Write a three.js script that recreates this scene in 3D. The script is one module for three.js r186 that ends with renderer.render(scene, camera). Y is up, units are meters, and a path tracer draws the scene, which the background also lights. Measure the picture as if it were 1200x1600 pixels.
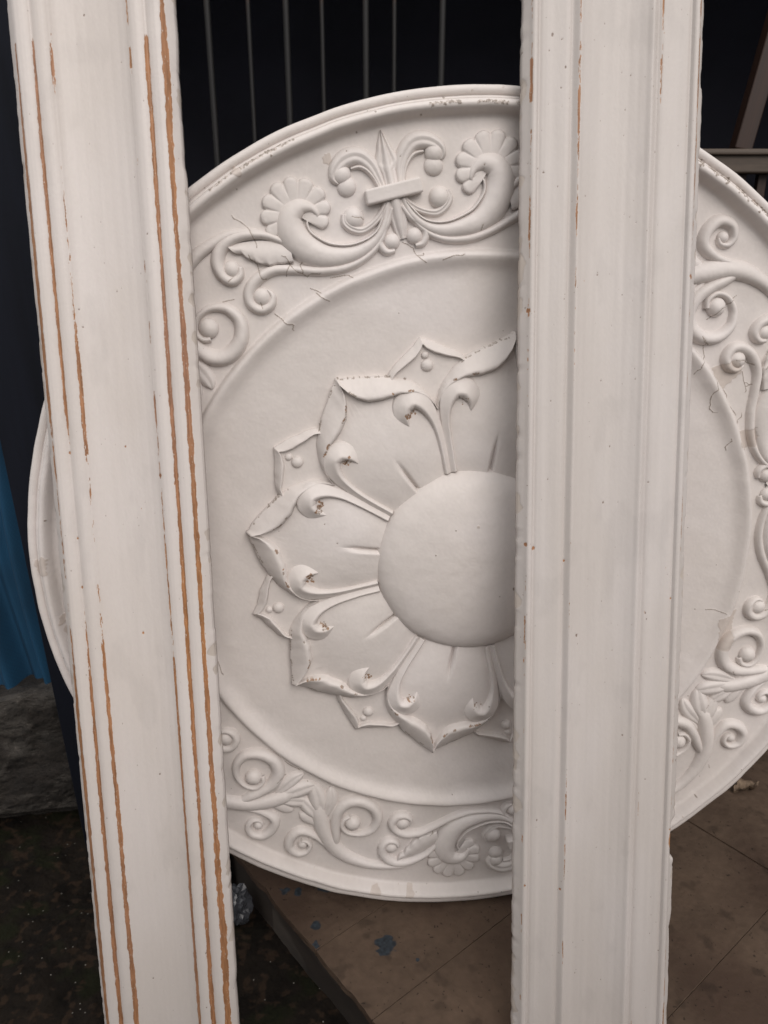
import * as THREE from 'three';
import { RoundedBoxGeometry } from 'three/addons/geometries/RoundedBoxGeometry.js';
import { mergeGeometries, mergeVertices } from 'three/addons/utils/BufferGeometryUtils.js';

// ------------------------------------------------------------------ camera, sky, sun, exposure
const scene = new THREE.Scene();
const camera = new THREE.PerspectiveCamera(67.38, 0.75, 0.02, 60);
camera.position.set(0, 1.0336, 0);
camera.rotation.set(THREE.MathUtils.degToRad(-20), 0, 0);
camera.focus = 1.04; camera.userData.fStop = 5;
scene.add(camera);

const renderer = new THREE.WebGLRenderer({ antialias: true });
renderer.toneMapping = THREE.LinearToneMapping;
renderer.toneMappingExposure = 1.31;
renderer.shadowMap.enabled = true;

{ // one overcast sky, brighter overhead than at the horizon
  const w = 128, h = 64, d = new Float32Array(w * h * 4);
  for (let j = 0; j < h; j++) for (let i = 0; i < w; i++) {
    const e = ((j + 0.5) / h - 0.5) * Math.PI, k = (j * w + i) * 4;
    const L = e > 0 ? 0.42 + 0.62 * Math.sin(e) : 0.42 * Math.exp(e * 3) + 0.06;
    d[k] = L * 1.0; d[k + 1] = L * 0.985; d[k + 2] = L * 0.98; d[k + 3] = 1;
  }
  const sky = new THREE.DataTexture(d, w, h, THREE.RGBAFormat, THREE.FloatType);
  sky.mapping = THREE.EquirectangularReflectionMapping;
  sky.magFilter = sky.minFilter = THREE.LinearFilter;
  sky.needsUpdate = true;
  scene.background = sky;
  scene.environment = sky;
}
const sun = new THREE.DirectionalLight(new THREE.Color(1.0, 0.93, 0.88), 1.2);
sun.position.set(0.97, 2.42, 1.28);
sun.target.position.set(0.1, 0.6, -1);
sun.castShadow = true;
sun.shadow.radius = 74;
sun.shadow.mapSize.set(2048, 2048);
Object.assign(sun.shadow.camera, { left: -2, right: 2, top: 2, bottom: -2, near: 0.5, far: 9 });
scene.add(sun, sun.target);

// ------------------------------------------------------------------ helpers
function rng(seed) { return () => { seed |= 0; seed = seed + 0x6D2B79F5 | 0; let t = Math.imul(seed ^ seed >>> 15, 1 | seed); t = t + Math.imul(t ^ t >>> 7, 61 | t) ^ t; return ((t ^ t >>> 14) >>> 0) / 4294967296; }; }
function h2(ix, iy, s) { let n = Math.imul(ix, 374761393) + Math.imul(iy, 668265263) + Math.imul(s, 1442695041) | 0; n = Math.imul(n ^ n >>> 13, 1274126177); return ((n ^ n >>> 16) >>> 0) / 4294967296; }
function vn(x, y, s = 0) { const ix = Math.floor(x), iy = Math.floor(y); let fx = x - ix, fy = y - iy; fx = fx * fx * (3 - 2 * fx); fy = fy * fy * (3 - 2 * fy); const a = h2(ix, iy, s), b = h2(ix + 1, iy, s), c = h2(ix, iy + 1, s), d = h2(ix + 1, iy + 1, s); return a + (b - a) * fx + (c - a) * fy + (a - b - c + d) * fx * fy; }
function fbm(x, y, s = 0, o = 3) { let v = 0, a = 0.5, n = 0; for (let i = 0; i < o; i++) { v += a * vn(x, y, s + i * 17); n += a; x = x * 2.03 + 5.1; y = y * 2.03 + 1.7; a *= 0.5; } return v / n; }
const clamp = (x, a = 0, b = 1) => Math.min(b, Math.max(a, x));
const sm = (a, b, x) => { const t = clamp((x - a) / (b - a)); return t * t * (3 - 2 * t); };
const lerp = (a, b, t) => a + (b - a) * t;
function table(t, x) { if (x <= t[0][0]) return t[0].slice(1); for (let i = 1; i < t.length; i++) if (x <= t[i][0]) { const k = (x - t[i - 1][0]) / (t[i][0] - t[i - 1][0]); return t[i].slice(1).map((v, j) => lerp(t[i - 1][j + 1], v, k)); } return t[t.length - 1].slice(1); }
const enc = v => { v = clamp(v); return 255 * (v <= 0.0031308 ? 12.92 * v : 1.055 * Math.pow(v, 1 / 2.4) - 0.055); };
function colorTex(w, h, fn) { // fn(i, j) -> linear rgb
  const d = new Uint8Array(w * h * 4);
  for (let j = 0; j < h; j++) for (let i = 0; i < w; i++) { const c = fn(i, j), k = (j * w + i) * 4; d[k] = enc(c[0]); d[k + 1] = enc(c[1]); d[k + 2] = enc(c[2]); d[k + 3] = 255; }
  return finish(new THREE.DataTexture(d, w, h), true);
}
function greyTex(w, h, fn) {
  const d = new Uint8Array(w * h * 4);
  for (let j = 0; j < h; j++) for (let i = 0; i < w; i++) { const k = (j * w + i) * 4; d[k] = d[k + 1] = d[k + 2] = 255 * clamp(fn(i, j)); d[k + 3] = 255; }
  return finish(new THREE.DataTexture(d, w, h), false);
}
function finish(t, srgb) { t.magFilter = THREE.LinearFilter; t.minFilter = THREE.LinearMipmapLinearFilter; t.generateMipmaps = true; t.wrapS = t.wrapT = THREE.RepeatWrapping; if (srgb) t.colorSpace = THREE.SRGBColorSpace; t.needsUpdate = true; return t; }
const taken = {};
function numbered(n) { const k = taken[n] = (taken[n] ?? -1) + 1; return k ? `${n}_${String(k).padStart(3, '0')}` : n; }
function mesh(name, geo, mat, parent) { const m = new THREE.Mesh(geo, mat); m.name = parent ? name : numbered(name); m.castShadow = m.receiveShadow = true; (parent || scene).add(m); return m; }
function group(name, label, category, grp) { const g = new THREE.Group(); g.name = numbered(name); g.userData = { label, category }; if (grp) g.userData.group = grp; scene.add(g); return g; }
function structure(name, geo, mat) { const m = mesh(name, geo, mat); m.userData.kind = 'structure'; return m; }
function box(w, h, d, x = 0, y = 0, z = 0) { const g = new THREE.BoxGeometry(w, h, d); g.translate(x, y, z); return g; }
function rbox(w, h, d, r, x = 0, y = 0, z = 0) { const g = new RoundedBoxGeometry(w, h, d, 3, r); g.translate(x, y, z); return g; }
function gridGeo(nu, nv, f, uvf) { // f(i/nu, j/nv) -> [x,y,z]
  const P = [], U = [], I = [];
  for (let j = 0; j <= nv; j++) for (let i = 0; i <= nu; i++) { const p = f(i / nu, j / nv, i, j); P.push(...p); const q = uvf ? uvf(i / nu, j / nv, p) : [i / nu, j / nv]; U.push(...q); }
  for (let j = 0; j < nv; j++) for (let i = 0; i < nu; i++) { const a = j * (nu + 1) + i, b = a + 1, c = a + nu + 1, d = c + 1; I.push(a, b, d, a, d, c); }
  const g = new THREE.BufferGeometry(); g.setAttribute('position', new THREE.Float32BufferAttribute(P, 3)); g.setAttribute('uv', new THREE.Float32BufferAttribute(U, 2)); g.setIndex(I); g.computeVertexNormals(); return g;
}

// ------------------------------------------------------------------ ground, platform, dark room behind
const groundMat = (() => {
  const map = colorTex(1024, 1024, (i, j) => {
    const x = i / 1024 * 24, y = j / 1024 * 24, n = fbm(x, y, 3, 4), m = fbm(x * 3, y * 3, 9, 3), g = sm(0.5, 0.7, fbm(x * 0.7, y * 0.7, 21, 3));
    let c = [0.0105, 0.0078, 0.0058].map(v => v * (0.2 + 1.5 * n));
    c = c.map((v, k) => lerp(v, [0.010, 0.011, 0.0045][k], g * 0.8));
    const r = sm(0.55, 0.72, m); c = c.map((v, k) => lerp(v, [0.032, 0.020, 0.013][k], r * 0.7));
    if (h2(i >> 1, j >> 1, 5) > 0.9985) c = [0.22, 0.21, 0.19];
    return c;
  });
  const bump = greyTex(512, 512, (i, j) => fbm(i / 512 * 40, j / 512 * 40, 31, 4));
  map.wrapS = map.wrapT = bump.wrapS = bump.wrapT = THREE.MirroredRepeatWrapping;
  return new THREE.MeshPhysicalMaterial({ map, bumpMap: bump, bumpScale: 0.014, roughness: 1, specularIntensity: 0.35 });
})();
{
  const g = gridGeo(420, 420, (u, v) => {
    const x = -3.5 + u * 7, z = 3.5 - v * 7;
    return [x, -0.102 + (fbm(x * 9, z * 9, 2, 4) - 0.5) * 0.022 + (fbm(x * 42, z * 42, 12, 3) - 0.5) * 0.012, z];
  }, (u, v, p) => [p[0], p[2]]);
  structure('ground', g, groundMat);
}
// the platform: slabs laid at an angle, its left edge is open
const eDir = [0.63, 0.7766], nDir = [0.7766, -0.63]; // along the edge / away from it, in (x, z)
const onPlat = (n, e) => [n * nDir[0] + e * eDir[0], n * nDir[1] + e * eDir[1]];
const spots = [[0.003, -0.889, 0.017], [-0.107, -0.920, 0.0085], [-0.106, -0.884, 0.008], [-0.166, -0.989, 0.008], [-0.144, -0.988, 0.009], [-0.10, -0.998, 0.012], [0.05, -0.86, 0.003]];
const slabMat = (() => {
  const S = 1.5, X0 = -0.45, Z0 = -1.75, N = 1400;
  const map = colorTex(N, N, (i, j) => {
    const x = X0 + i / N * S, z = Z0 + j / N * S;
    const n = fbm(x * 14, z * 14, 41, 4), f = fbm(x * 120, z * 120, 47, 2), b = fbm(x * 6 + 3, z * 6, 51, 4) + 0.06;
    let c = [0.098, 0.066, 0.046].map(v => v * (0.72 + 0.42 * n + 0.22 * (f - 0.5)));
    const red = sm(0.45, 0.75, b); c = [lerp(c[0], 0.050, red * 0.75), lerp(c[1], 0.030, red * 0.75), lerp(c[2], 0.021, red * 0.75)];
    const sp = fbm(x * 210, z * 210, 57, 2); if (sp > 0.85) c = c.map(v => v * 0.4);
    const dk = sm(0.62, 0.80, fbm(x * 38, z * 38, 71, 3)); c = c.map(v => v * (1 - 0.3 * dk));
    for (const [sx, sz, r] of spots) { const d = Math.hypot(x - sx, (z - sz) * 0.85) + (vn(x * 160, z * 160, 61) - 0.5) * r * 0.7; if (d < r) { const k = sm(r, r * 0.8, d); c = c.map((v, q) => lerp(v, [0.020, 0.028, 0.036][q] * (0.6 + 0.9 * vn(x * 300, z * 300, 3)), k * 0.93)); } }
    return c;
  });
  map.wrapS = map.wrapT = THREE.MirroredRepeatWrapping;
  const bump = greyTex(512, 512, (i, j) => fbm(i / 512 * 60, j / 512 * 60, 81, 4));
  bump.wrapS = bump.wrapT = THREE.MirroredRepeatWrapping; bump.repeat.set(2, 2);
  const m = new THREE.MeshPhysicalMaterial({ map, bumpMap: bump, bumpScale: 0.002, roughness: 0.85, specularIntensity: 0.5 });
  m.userData.uv = p => [(p[0] - X0) / S, (p[2] - Z0) / S];
  return m;
})();
const riserMat = new THREE.MeshStandardMaterial({ map: colorTex(512, 512, (i, j) => { const n = fbm(i / 30, j / 30, 91, 4); const k = sm(0.6, 0.7, fbm(i / 60, j / 60, 95, 3)); return [lerp(0.028, 0.055, k) * (0.5 + n), lerp(0.02, 0.044, k) * (0.5 + n), lerp(0.015, 0.036, k) * (0.5 + n)]; }), roughness: 0.9 });
const platform = new THREE.Group(); platform.name = 'platform'; platform.userData.kind = 'structure'; scene.add(platform);
{
  const nEdge = 0.4703;
  const slab = (n0, n1, e0, e1, y0, y1, mat, name, rough) => {
    const nn = 46, ee = 40, rnd = (e, s) => rough ? (fbm(e * 40, s, 7, 3) - 0.5) * 0.007 : 0;
    const P = (n, e, y) => { const [x, z] = onPlat(n, e); return [x, y, z]; };
    const uv = (u, v, p) => slabMat.userData.uv(p);
    const b = 0.0007;
    const top = gridGeo(2, ee, (u, v) => { const e = lerp(e0 + b, e1 - b, v); return P(lerp(n0 + b + rnd(e, 1), n1 - b, u), e, y1); }, uv);
    const left = gridGeo(2, ee, (u, v) => { const e = lerp(e0, e1, v); return u < 0.4 ? P(n0 + rnd(e, 1), e, y0) : u < 0.8 ? P(n0 + rnd(e, 1), e, y1 - b) : P(n0 + b + rnd(e, 1), e, y1); }, (u, v, p) => [p[2], p[1] * 2]);
    const right = gridGeo(2, 2, (u, v) => { const e = lerp(e0, e1, v); return u < 0.4 ? P(n1 - b, e, y1) : u < 0.8 ? P(n1, e, y1 - b) : P(n1, e, y0); }, (u, v, p) => [p[2], p[1] * 2]);
    const near = gridGeo(2, 2, (u, v) => { const n = lerp(n0, n1, u); return v < 0.4 ? P(n, e1, y0) : v < 0.8 ? P(n, e1, y1 - b) : P(n, e1 - b, y1); }, (u, v, p) => [p[0], p[1] * 2]);
    const far = gridGeo(2, 2, (u, v) => { const n = lerp(n0, n1, u); return v < 0.4 ? P(n, e0 + b, y1) : v < 0.8 ? P(n, e0, y1 - b) : P(n, e0, y0); }, (u, v, p) => [p[0], p[1] * 2]);
    mesh(name, mergeGeometries([top, left, right, near, far]), mat, platform);
  };
  const cuts = [-2.3, -1.6, -1.05, -0.7465, -0.6045, -0.346, 0.0, 0.36, 0.7];
  for (const [n0, n1, lift] of [[nEdge, 1.166, 0], [1.171, 1.9, -0.002], [1.905, 2.6, 0]])
    for (let i = 0; i + 1 < cuts.length; i++) slab(n0, n1, cuts[i] + 0.0002, cuts[i + 1] - 0.0002, -0.012, lift, slabMat, 'slab', n0 === nEdge);
  slab(nEdge + 0.012, 2.58, -2.29, 0.69, -0.13, -0.0035 - 0.004, riserMat, 'bed', true);
}

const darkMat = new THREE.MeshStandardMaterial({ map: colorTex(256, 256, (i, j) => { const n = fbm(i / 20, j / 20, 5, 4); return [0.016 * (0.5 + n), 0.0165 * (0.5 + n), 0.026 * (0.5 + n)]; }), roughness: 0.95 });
structure('room_back_wall', box(4.2, 2.7, 0.1, 0, 1.2, -3.05), darkMat);
structure('room_wall_left', box(0.1, 2.7, 1.5, -2.05, 1.2, -2.24), darkMat);
structure('room_wall_right', box(0.1, 2.7, 1.5, 2.05, 1.2, -2.24), darkMat);
structure('room_ceiling', box(4.2, 0.1, 1.6, 0, 2.15, -2.3), darkMat);

{ // the yard's low wall behind the photographer: it keeps the low sky from the feet of the boards
  const m = mesh('yard_wall', box(4.4, 1.12, 0.14, 0, 0.46, 0.78), new THREE.MeshStandardMaterial({ map: colorTex(256, 128, (i, j) => { const n = fbm(i / 16, j / 16, 66, 4); return [0.16 * (0.6 + 0.7 * n), 0.145 * (0.6 + 0.7 * n), 0.13 * (0.6 + 0.7 * n)]; }), roughness: 0.95 }));
  m.userData = { label: 'low rough grey yard wall opposite the leaning medallion', category: 'wall' };
}

// ------------------------------------------------------------------ medallion
const TILT = 104.4 - 90; // the first fleur stands a little left of the top
// outline and lip of a petal and of a sepal: radius over the angle from its axis (degrees)
const OUT = [[0, 0.316], [1, 0.3115], [5, 0.300], [11, 0.285], [15.7, 0.271], [19, 0.256], [21.2, 0.240], [22.5, 0.226]];
const LIP = [[0, 0.306], [0.5, 0.291], [1.8, 0.277], [3.8, 0.266], [8, 0.258], [13, 0.256], [17, 0.250], [20, 0.241], [21.6, 0.231], [22.5, 0.220]];
const SOUT = [[0, 0.316], [2, 0.309], [6.4, 0.297], [10, 0.287], [12, 0.276], [14, 0.262]];
const SLIP = [[0, 0.306], [0.8, 0.299], [2.5, 0.292], [5, 0.287], [9, 0.281], [11.5, 0.270], [14, 0.257]];
const medMat = (() => {
  const N = 2048, S = 1.24;
  // scratch layer: 0 paint, 1 dark crack, 2 bare brown, 3 undercoat
  const L = new Uint8Array(N * N), px = m => (m / S + 0.5) * N, rnd = rng(77);
  const dot = (x, y, r, k) => { const cx = px(x), cy = px(y), R = r / S * N; for (let j = Math.floor(cy - R - 2); j <= cy + R + 2; j++) for (let i = Math.floor(cx - R - 2); i <= cx + R + 2; i++) { if (i < 0 || j < 0 || i >= N || j >= N) continue; const a = Math.atan2(j - cy, i - cx), q = R * (0.6 + 0.8 * vn(Math.cos(a) * 2 + x * 900, Math.sin(a) * 2 + y * 900, k)); if (Math.hypot(i - cx, j - cy) < q) L[j * N + i] = k; } };
  const crack = (x, y, ang, len, wob = 0.5, w = 0.0002) => { let a = ang; const st = 0.0008; for (let s = 0; s < len; s += st) { if (rnd() < 0.12) a += (rnd() - 0.5) * 2 * wob; a += (ang - a) * 0.06; x += Math.cos(a) * st; y += Math.sin(a) * st; const i0 = px(x), j0 = px(y), R = w / S * N; for (let j = Math.round(j0 - R); j <= Math.round(j0 + R); j++) for (let i = Math.round(i0 - R); i <= Math.round(i0 + R); i++) if (i >= 0 && j >= 0 && i < N && j < N) L[j * N + i] = 1; if (rnd() < 0.012 && len > 0.02) crack(x, y, a + (rnd() < 0.5 ? 1 : -1) * (0.7 + rnd()), len * 0.25, wob, w); } };
  const poly = (pts, k) => { for (let j = 0; j < N; j++) { const y = (j / N - 0.5) * S; const ys = pts.map(p => p[1]); if (y < Math.min(...ys) || y > Math.max(...ys)) continue; for (let i = 0; i < N; i++) { const x = (i / N - 0.5) * S; let c = false; for (let a = 0, b = pts.length - 1; a < pts.length; b = a++) { const [xa, ya] = pts[a], [xb, yb] = pts[b]; const wx = (vn(x * 300, y * 300, 3) - 0.5) * 0.004; if ((ya > y) !== (yb > y) && x + wx < (xb - xa) * (y - ya) / (yb - ya) + xa) c = !c; } if (c) L[j * N + i] = k; } } };
  // flaked paint and cracks by the upper right of the ring
  poly([[0.318, 0.272], [0.345, 0.284], [0.362, 0.268], [0.338, 0.244], [0.322, 0.262]], 3);
  poly([[0.368, 0.184], [0.392, 0.192], [0.396, 0.166], [0.376, 0.160]], 3);
  poly([[0.385, -0.10], [0.412, -0.085], [0.408, -0.15], [0.39, -0.15]], 3);
  for (let k = 0; k < 2; k++) crack(0.32 + rnd() * 0.09, 0.17 + rnd() * 0.14, rnd() * 6.3, 0.012 + rnd() * 0.016, 1.3);
  crack(0.292, 0.315, -1.05, 0.06, 1.5); crack(0.345, 0.284, -0.7, 0.03, 0.9); crack(0.322, 0.262, -0.95, 0.05, 0.9); crack(0.338, 0.244, -0.9, 0.045, 1.0); crack(0.362, 0.268, -1.3, 0.03, 0.9); crack(0.30, 0.335, 0.6, 0.05, 0.7); crack(0.395, -0.09, 2.9, 0.03);
  // upper left
  crack(-0.32, 0.445, -0.9, 0.05, 0.7); crack(-0.26, 0.40, -0.4, 0.06, 1.1); crack(-0.30, 0.40, -1.2, 0.04, 1.2); crack(-0.218, 0.357, -0.75, 0.02, 0.4); crack(-0.225, 0.362, -0.3, 0.015);
  crack(-0.27, 0.33, -0.6, 0.03, 1.2); crack(-0.20, 0.375, 0.2, 0.03, 1.2); crack(-0.06, 0.40, 0.4, 0.03); crack(-0.11, 0.42, -0.3, 0.04, 1.2);
  // lower ring and band
  crack(-0.24, -0.345, 2.4, 0.03); crack(0.33, -0.47, -0.8, 0.03); crack(0.30, -0.27, 0.9, 0.03); crack(-0.36, -0.15, -1.1, 0.03);
  for (let k = 0; k < 30; k++) { const a = rnd() * 6.283, r = 0.43 + rnd() * 0.13; crack(r * Math.cos(a), r * Math.sin(a), rnd() * 6.3, 0.006 + rnd() * 0.012, 1.2, 0.0002); }
  // rim knocks
  for (let k = 0; k < 110; k++) { const a = rnd() * 6.283, r = 0.567 + rnd() * 0.035, q = 0.0004 + rnd() * rnd() * 0.0018; dot(r * Math.cos(a), r * Math.sin(a), q, rnd() < 0.7 ? 1 : 3); }
  for (let k = 0; k < 120; k++) { const a = lerp(0.72, 1.22, rnd()), r = 0.583 + (rnd() - 0.5) * 0.008; dot(r * Math.cos(a), r * Math.sin(a), 0.0006 + rnd() * 0.0014, 1); }
  for (const [a0, a1, r] of [[1.5, 1.72, 0.5795], [0.8, 1.0, 0.588], [2.0, 2.2, 0.583], [0.95, 1.12, 0.5865]]) for (let a = a0; a < a1; a += 0.002) if (vn(a * 40, r * 100, 4) > 0.45) dot((r + (rnd() - 0.5) * 0.003) * Math.cos(a), (r + (rnd() - 0.5) * 0.003) * Math.sin(a), 0.0006 + rnd() * 0.0012, rnd() < 0.6 ? 1 : 3);
  dot(-0.584, -0.006, 0.011, 3); dot(-0.58, 0.004, 0.006, 3); dot(-0.556, -0.10, 0.008, 3); dot(-0.562, -0.085, 0.006, 3);
  dot(-0.204, 0.512, 0.006, 3); dot(-0.123, -0.568, 0.009, 3); dot(-0.066, -0.571, 0.007, 3); dot(-0.311, 0.492, 0.006, 3);
  for (let k = 0; k < 60; k++) { const a = rnd() * 6.283, r = Math.sqrt(rnd()) * 0.56; dot(r * Math.cos(a), r * Math.sin(a), 0.0004 + rnd() * 0.0006, 1); }
  // knocks on the flower: lips of the petals and the curls
  for (let k = 0; k < 8; k++) for (const s of [-1, 1]) {
    for (let a = 0.8; a < 17; a += 0.09) if (vn(a * 0.75, k * 9 + s * 4 + 20, 5) > 0.70 && vn(a * 4, k + s, 8) > 0.35) { const rl = table(LIP, a)[0] + 0.0045 + (rnd() - 0.5) * 0.0016, t = THREE.MathUtils.degToRad(82.5 + 45 * k + s * a); dot(rl * Math.cos(t), rl * Math.sin(t), 0.0004 + rnd() * 0.0009, rnd() < 0.5 ? 2 : 1); }
    for (let a = 0; a < 15; a += 0.12) if (vn(a * 0.9, k * 5 + s * 2 + 60, 5) > 0.66) { const r = table(OUT, a)[0] - 0.0012 - rnd() * 0.001, t = THREE.MathUtils.degToRad(82.5 + 45 * k + s * a); dot(r * Math.cos(t), r * Math.sin(t), 0.0003 + rnd() * 0.0005, 1); }
    const outs = 3 + rnd() * 5; for (let i = 0; i < outs; i++) { const a = rnd() * 16, t = THREE.MathUtils.degToRad(82.5 + 45 * k + s * a), r = table(OUT, a)[0] - rnd() * 0.002; dot(r * Math.cos(t), r * Math.sin(t), 0.0005 + rnd() * 0.0007, 1); }
    const big = [0.55, 1, 1, 0.8, 0.5, 0.3, 0.4, 0.5][k], n = 26 * big * (s > 0 ? 0.6 : 1.1); for (let i = 0; i < n; i++) { const a = 13.0 + (rnd() - 0.5) * 3.6, t = THREE.MathUtils.degToRad(82.5 + 45 * k + s * a), r = 0.2265 + (rnd() - 0.5) * 0.008; dot(r * Math.cos(t), r * Math.sin(t), 0.0004 + rnd() * 0.0016 * big, rnd() < 0.75 ? 2 : 1); }
  }
  dot(0.056, -0.03, 0.002, 1); dot(0.0, 0.06, 0.0018, 3); dot(-0.03, 0.055, 0.001, 1);
  const map = colorTex(N, N, (i, j) => {
    const x = i / N * S, y = j / N * S, n = fbm(x * 9, y * 9, 11, 3), f = vn(x * 260, y * 260, 13);
    const k = L[j * N + i];
    let c = [0.700, 0.655, 0.632];
    const yel = sm(0.35, 0.75, n); c = [c[0] * (0.955 + 0.06 * yel), c[1] * (0.945 + 0.065 * yel), c[2] * (0.93 + 0.08 * yel)];
    const g = 0.975 + 0.04 * f; c = c.map(v => v * g);
    if (k === 1) c = [0.33, 0.28, 0.245]; else if (k === 2) c = [0.31 * (0.6 + 0.6 * f), 0.19 * (0.6 + 0.6 * f), 0.12 * (0.6 + 0.6 * f)]; else if (k === 3) c = [0.575 * (0.96 + 0.08 * f), 0.51 * (0.96 + 0.08 * f), 0.465 * (0.96 + 0.08 * f)];
    return c;
  });
  const bump = greyTex(N / 2, N / 2, (i, j) => { const x = i / N * 2 * S, y = j / N * 2 * S, k = L[j * 2 * N + i * 2]; return 0.55 + 0.30 * (fbm(x * 16, y * 16, 25, 2) - 0.5) + 0.30 * (fbm(x * 60, y * 60, 15, 3) - 0.5) + 0.08 * (vn(x * 400, y * 400, 19) - 0.5) - (k ? 0.3 : 0); });
  const rough = greyTex(512, 512, (i, j) => 0.40 + 0.22 * fbm(i / 30, j / 30, 23, 4));
  const m = new THREE.MeshPhysicalMaterial({ map, bumpMap: bump, bumpScale: 0.0015, roughnessMap: rough, roughness: 1, specularIntensity: 0.7 });
  m.userData.S = S;
  return m;
})();
const medallion = group('ceiling_medallion', 'large round off-white carved ceiling medallion leaning behind the two boards', 'medallion');
medallion.position.set(0.1048, 0, -0.9733);
{ const m = new THREE.Matrix4().makeBasis(new THREE.Vector3(0.99587, -0.03106, -0.08535), new THREE.Vector3(0.02661, 0.99825, -0.05288), new THREE.Vector3(0.08684, 0.05039, 0.99495)); medallion.quaternion.setFromRotationMatrix(m); }
function medUV(g) { const p = g.attributes.position, S = medMat.userData.S, u = new Float32Array(p.count * 2); for (let i = 0; i < p.count; i++) { u[i * 2] = p.getX(i) / S + 0.5; u[i * 2 + 1] = p.getY(i) / S + 0.5; } g.setAttribute('uv', new THREE.BufferAttribute(u, 2)); return g; }
// nothing here was cut by machine: every surface wanders by a fraction of a millimetre
function hand(g) {
  const p = g.attributes.position;
  for (let i = 0; i < p.count; i++) {
    const x = p.getX(i), y = p.getY(i), z = p.getZ(i); if (z < -0.008) continue;
    p.setXYZ(i, x + (fbm(x * 22 + 50, y * 22 + 9, 301, 2) - 0.5) * 0.0024, y + (fbm(x * 22 + 20, y * 22 + 70, 305, 2) - 0.5) * 0.0024, z + (fbm(x * 26 + 30, y * 26 + 40, 309, 3) - 0.5) * 0.0017 + (fbm(x * 95, y * 95, 313, 2) - 0.5) * 0.0004);
  }
  g.computeVertexNormals(); return g;
}
function part(name, g, parent = medallion) { hand(g); medUV(g); const m = mesh(name, g, medMat, parent); if (parent === medallion) m.position.y = 0.6; return m; }
// --- turned body
function lathe(pts, seg = 360) { // pts [r, height] from outside in, smoothed
  const v = pts.map(p => new THREE.Vector2(Math.max(p[0], 0.00001), p[1])).reverse();
  const g = new THREE.LatheGeometry(v, seg); g.rotateX(Math.PI / 2); g.deleteAttribute('uv'); g.deleteAttribute('normal'); return mergeVertices(g, 1e-6);
}
function smooth(pts, n) { const c = new THREE.CatmullRomCurve3(pts.map(p => new THREE.Vector3(p[0], p[1], 0)), false, 'centripetal'); return c.getPoints(n).map(p => [p.x, p.y]); }
const rimProfile = [[0.0, -0.02], [0.599, -0.02], [0.601, -0.018], ...smooth([[0.6012, -0.004], [0.6005, 0.004], [0.5975, 0.0088], [0.5935, 0.0095], [0.5905, 0.0078], [0.5888, 0.0052]], 16), ...smooth([[0.5885, 0.0068], [0.5870, 0.0105], [0.5858, 0.0112], [0.5848, 0.0108]], 8), ...smooth([[0.5844, 0.0125], [0.5832, 0.0165], [0.5800, 0.0195], [0.5765, 0.0190], [0.5735, 0.0150], [0.5710, 0.0085], [0.5690, 0.0030], [0.5660, 0.0004], [0.5600, 0]], 28)];
part('rim', lathe(rimProfile));
part('carved_band', lathe(Array.from({ length: 29 }, (_, i) => [lerp(0.5600, 0.4190, i / 28), 0.0004 * Math.sin(Math.PI * i / 28)])));
part('inner_ring', lathe(smooth([[0.4190, 0], [0.4165, 0.0004], [0.4148, 0.0035], [0.4125, 0.0080], [0.4090, 0.0100], [0.4050, 0.0092], [0.4000, 0.0062], [0.3945, 0.0028], [0.3890, 0.0006], [0.3820, -0.0006], [0.3740, -0.0010], [0.3660, -0.0011]], 40)));
part('field', lathe(Array.from({ length: 41 }, (_, i) => { const r = 0.366 * (1 - i / 40); return [r, -0.0011 - 0.0034 * sm(0.366, 0.24, r)]; })));
part('centre_boss', lathe(smooth([[0.1350, -0.004], [0.1350, 0.008], [0.1330, 0.0165], [0.1260, 0.0265], [0.1120, 0.0350], [0.090, 0.0415], [0.060, 0.0463], [0.030, 0.0488], [0.0, 0.0495]], 60), 160));

// --- carved pieces in relief; millimetres in the plane, x right, y up
function crv(pts, per = 3) { // Catmull-Rom through [x, y, width, height]
  const out = []; const n = pts.length;
  for (let i = 0; i + 1 < n; i++) {
    const p0 = pts[Math.max(0, i - 1)], p1 = pts[i], p2 = pts[i + 1], p3 = pts[Math.min(n - 1, i + 2)];
    const len = Math.hypot(p2[0] - p1[0], p2[1] - p1[1]), k = Math.max(4, Math.ceil(len / per));
    for (let q = 0; q < k + (i === n - 2 ? 1 : 0); q++) {
      const t = q / k, t2 = t * t, t3 = t2 * t;
      out.push(p1.map((_, c) => 0.5 * (2 * p1[c] + (p2[c] - p0[c]) * t + (2 * p0[c] - 5 * p1[c] + 4 * p2[c] - p3[c]) * t2 + (3 * p1[c] - p0[c] - 3 * p2[c] + p3[c]) * t3)));
    }
  }
  return out;
}
const PROF = {
  round: s => Math.pow(Math.max(0, 1 - s * s), 0.55),
  groove: s => Math.pow(Math.max(0, 1 - s * s), 0.5) * (1 - 0.30 * Math.exp(-Math.pow((s - 0.1) / 0.16, 2))),
  reeds: s => Math.pow(Math.max(0, 1 - s * s * s * s), 0.5) * (0.78 + 0.22 * Math.cos(s * 9.4)),
  left: s => s > 0.35 ? Math.sqrt(Math.max(0, 1 - Math.pow((s - 0.35) / 0.65, 2))) : (s < -0.92 ? (s + 1) / 0.08 * 0.3 : 0.3 + 0.7 * Math.pow((s + 0.92) / 1.27, 1.35)),
  right: s => PROF.left(-s),
  belly: s => Math.pow(Math.max(0, 1 - Math.pow(Math.abs(s), 2.3)), 0.62) * (1 - 0.10 * s),
};
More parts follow.
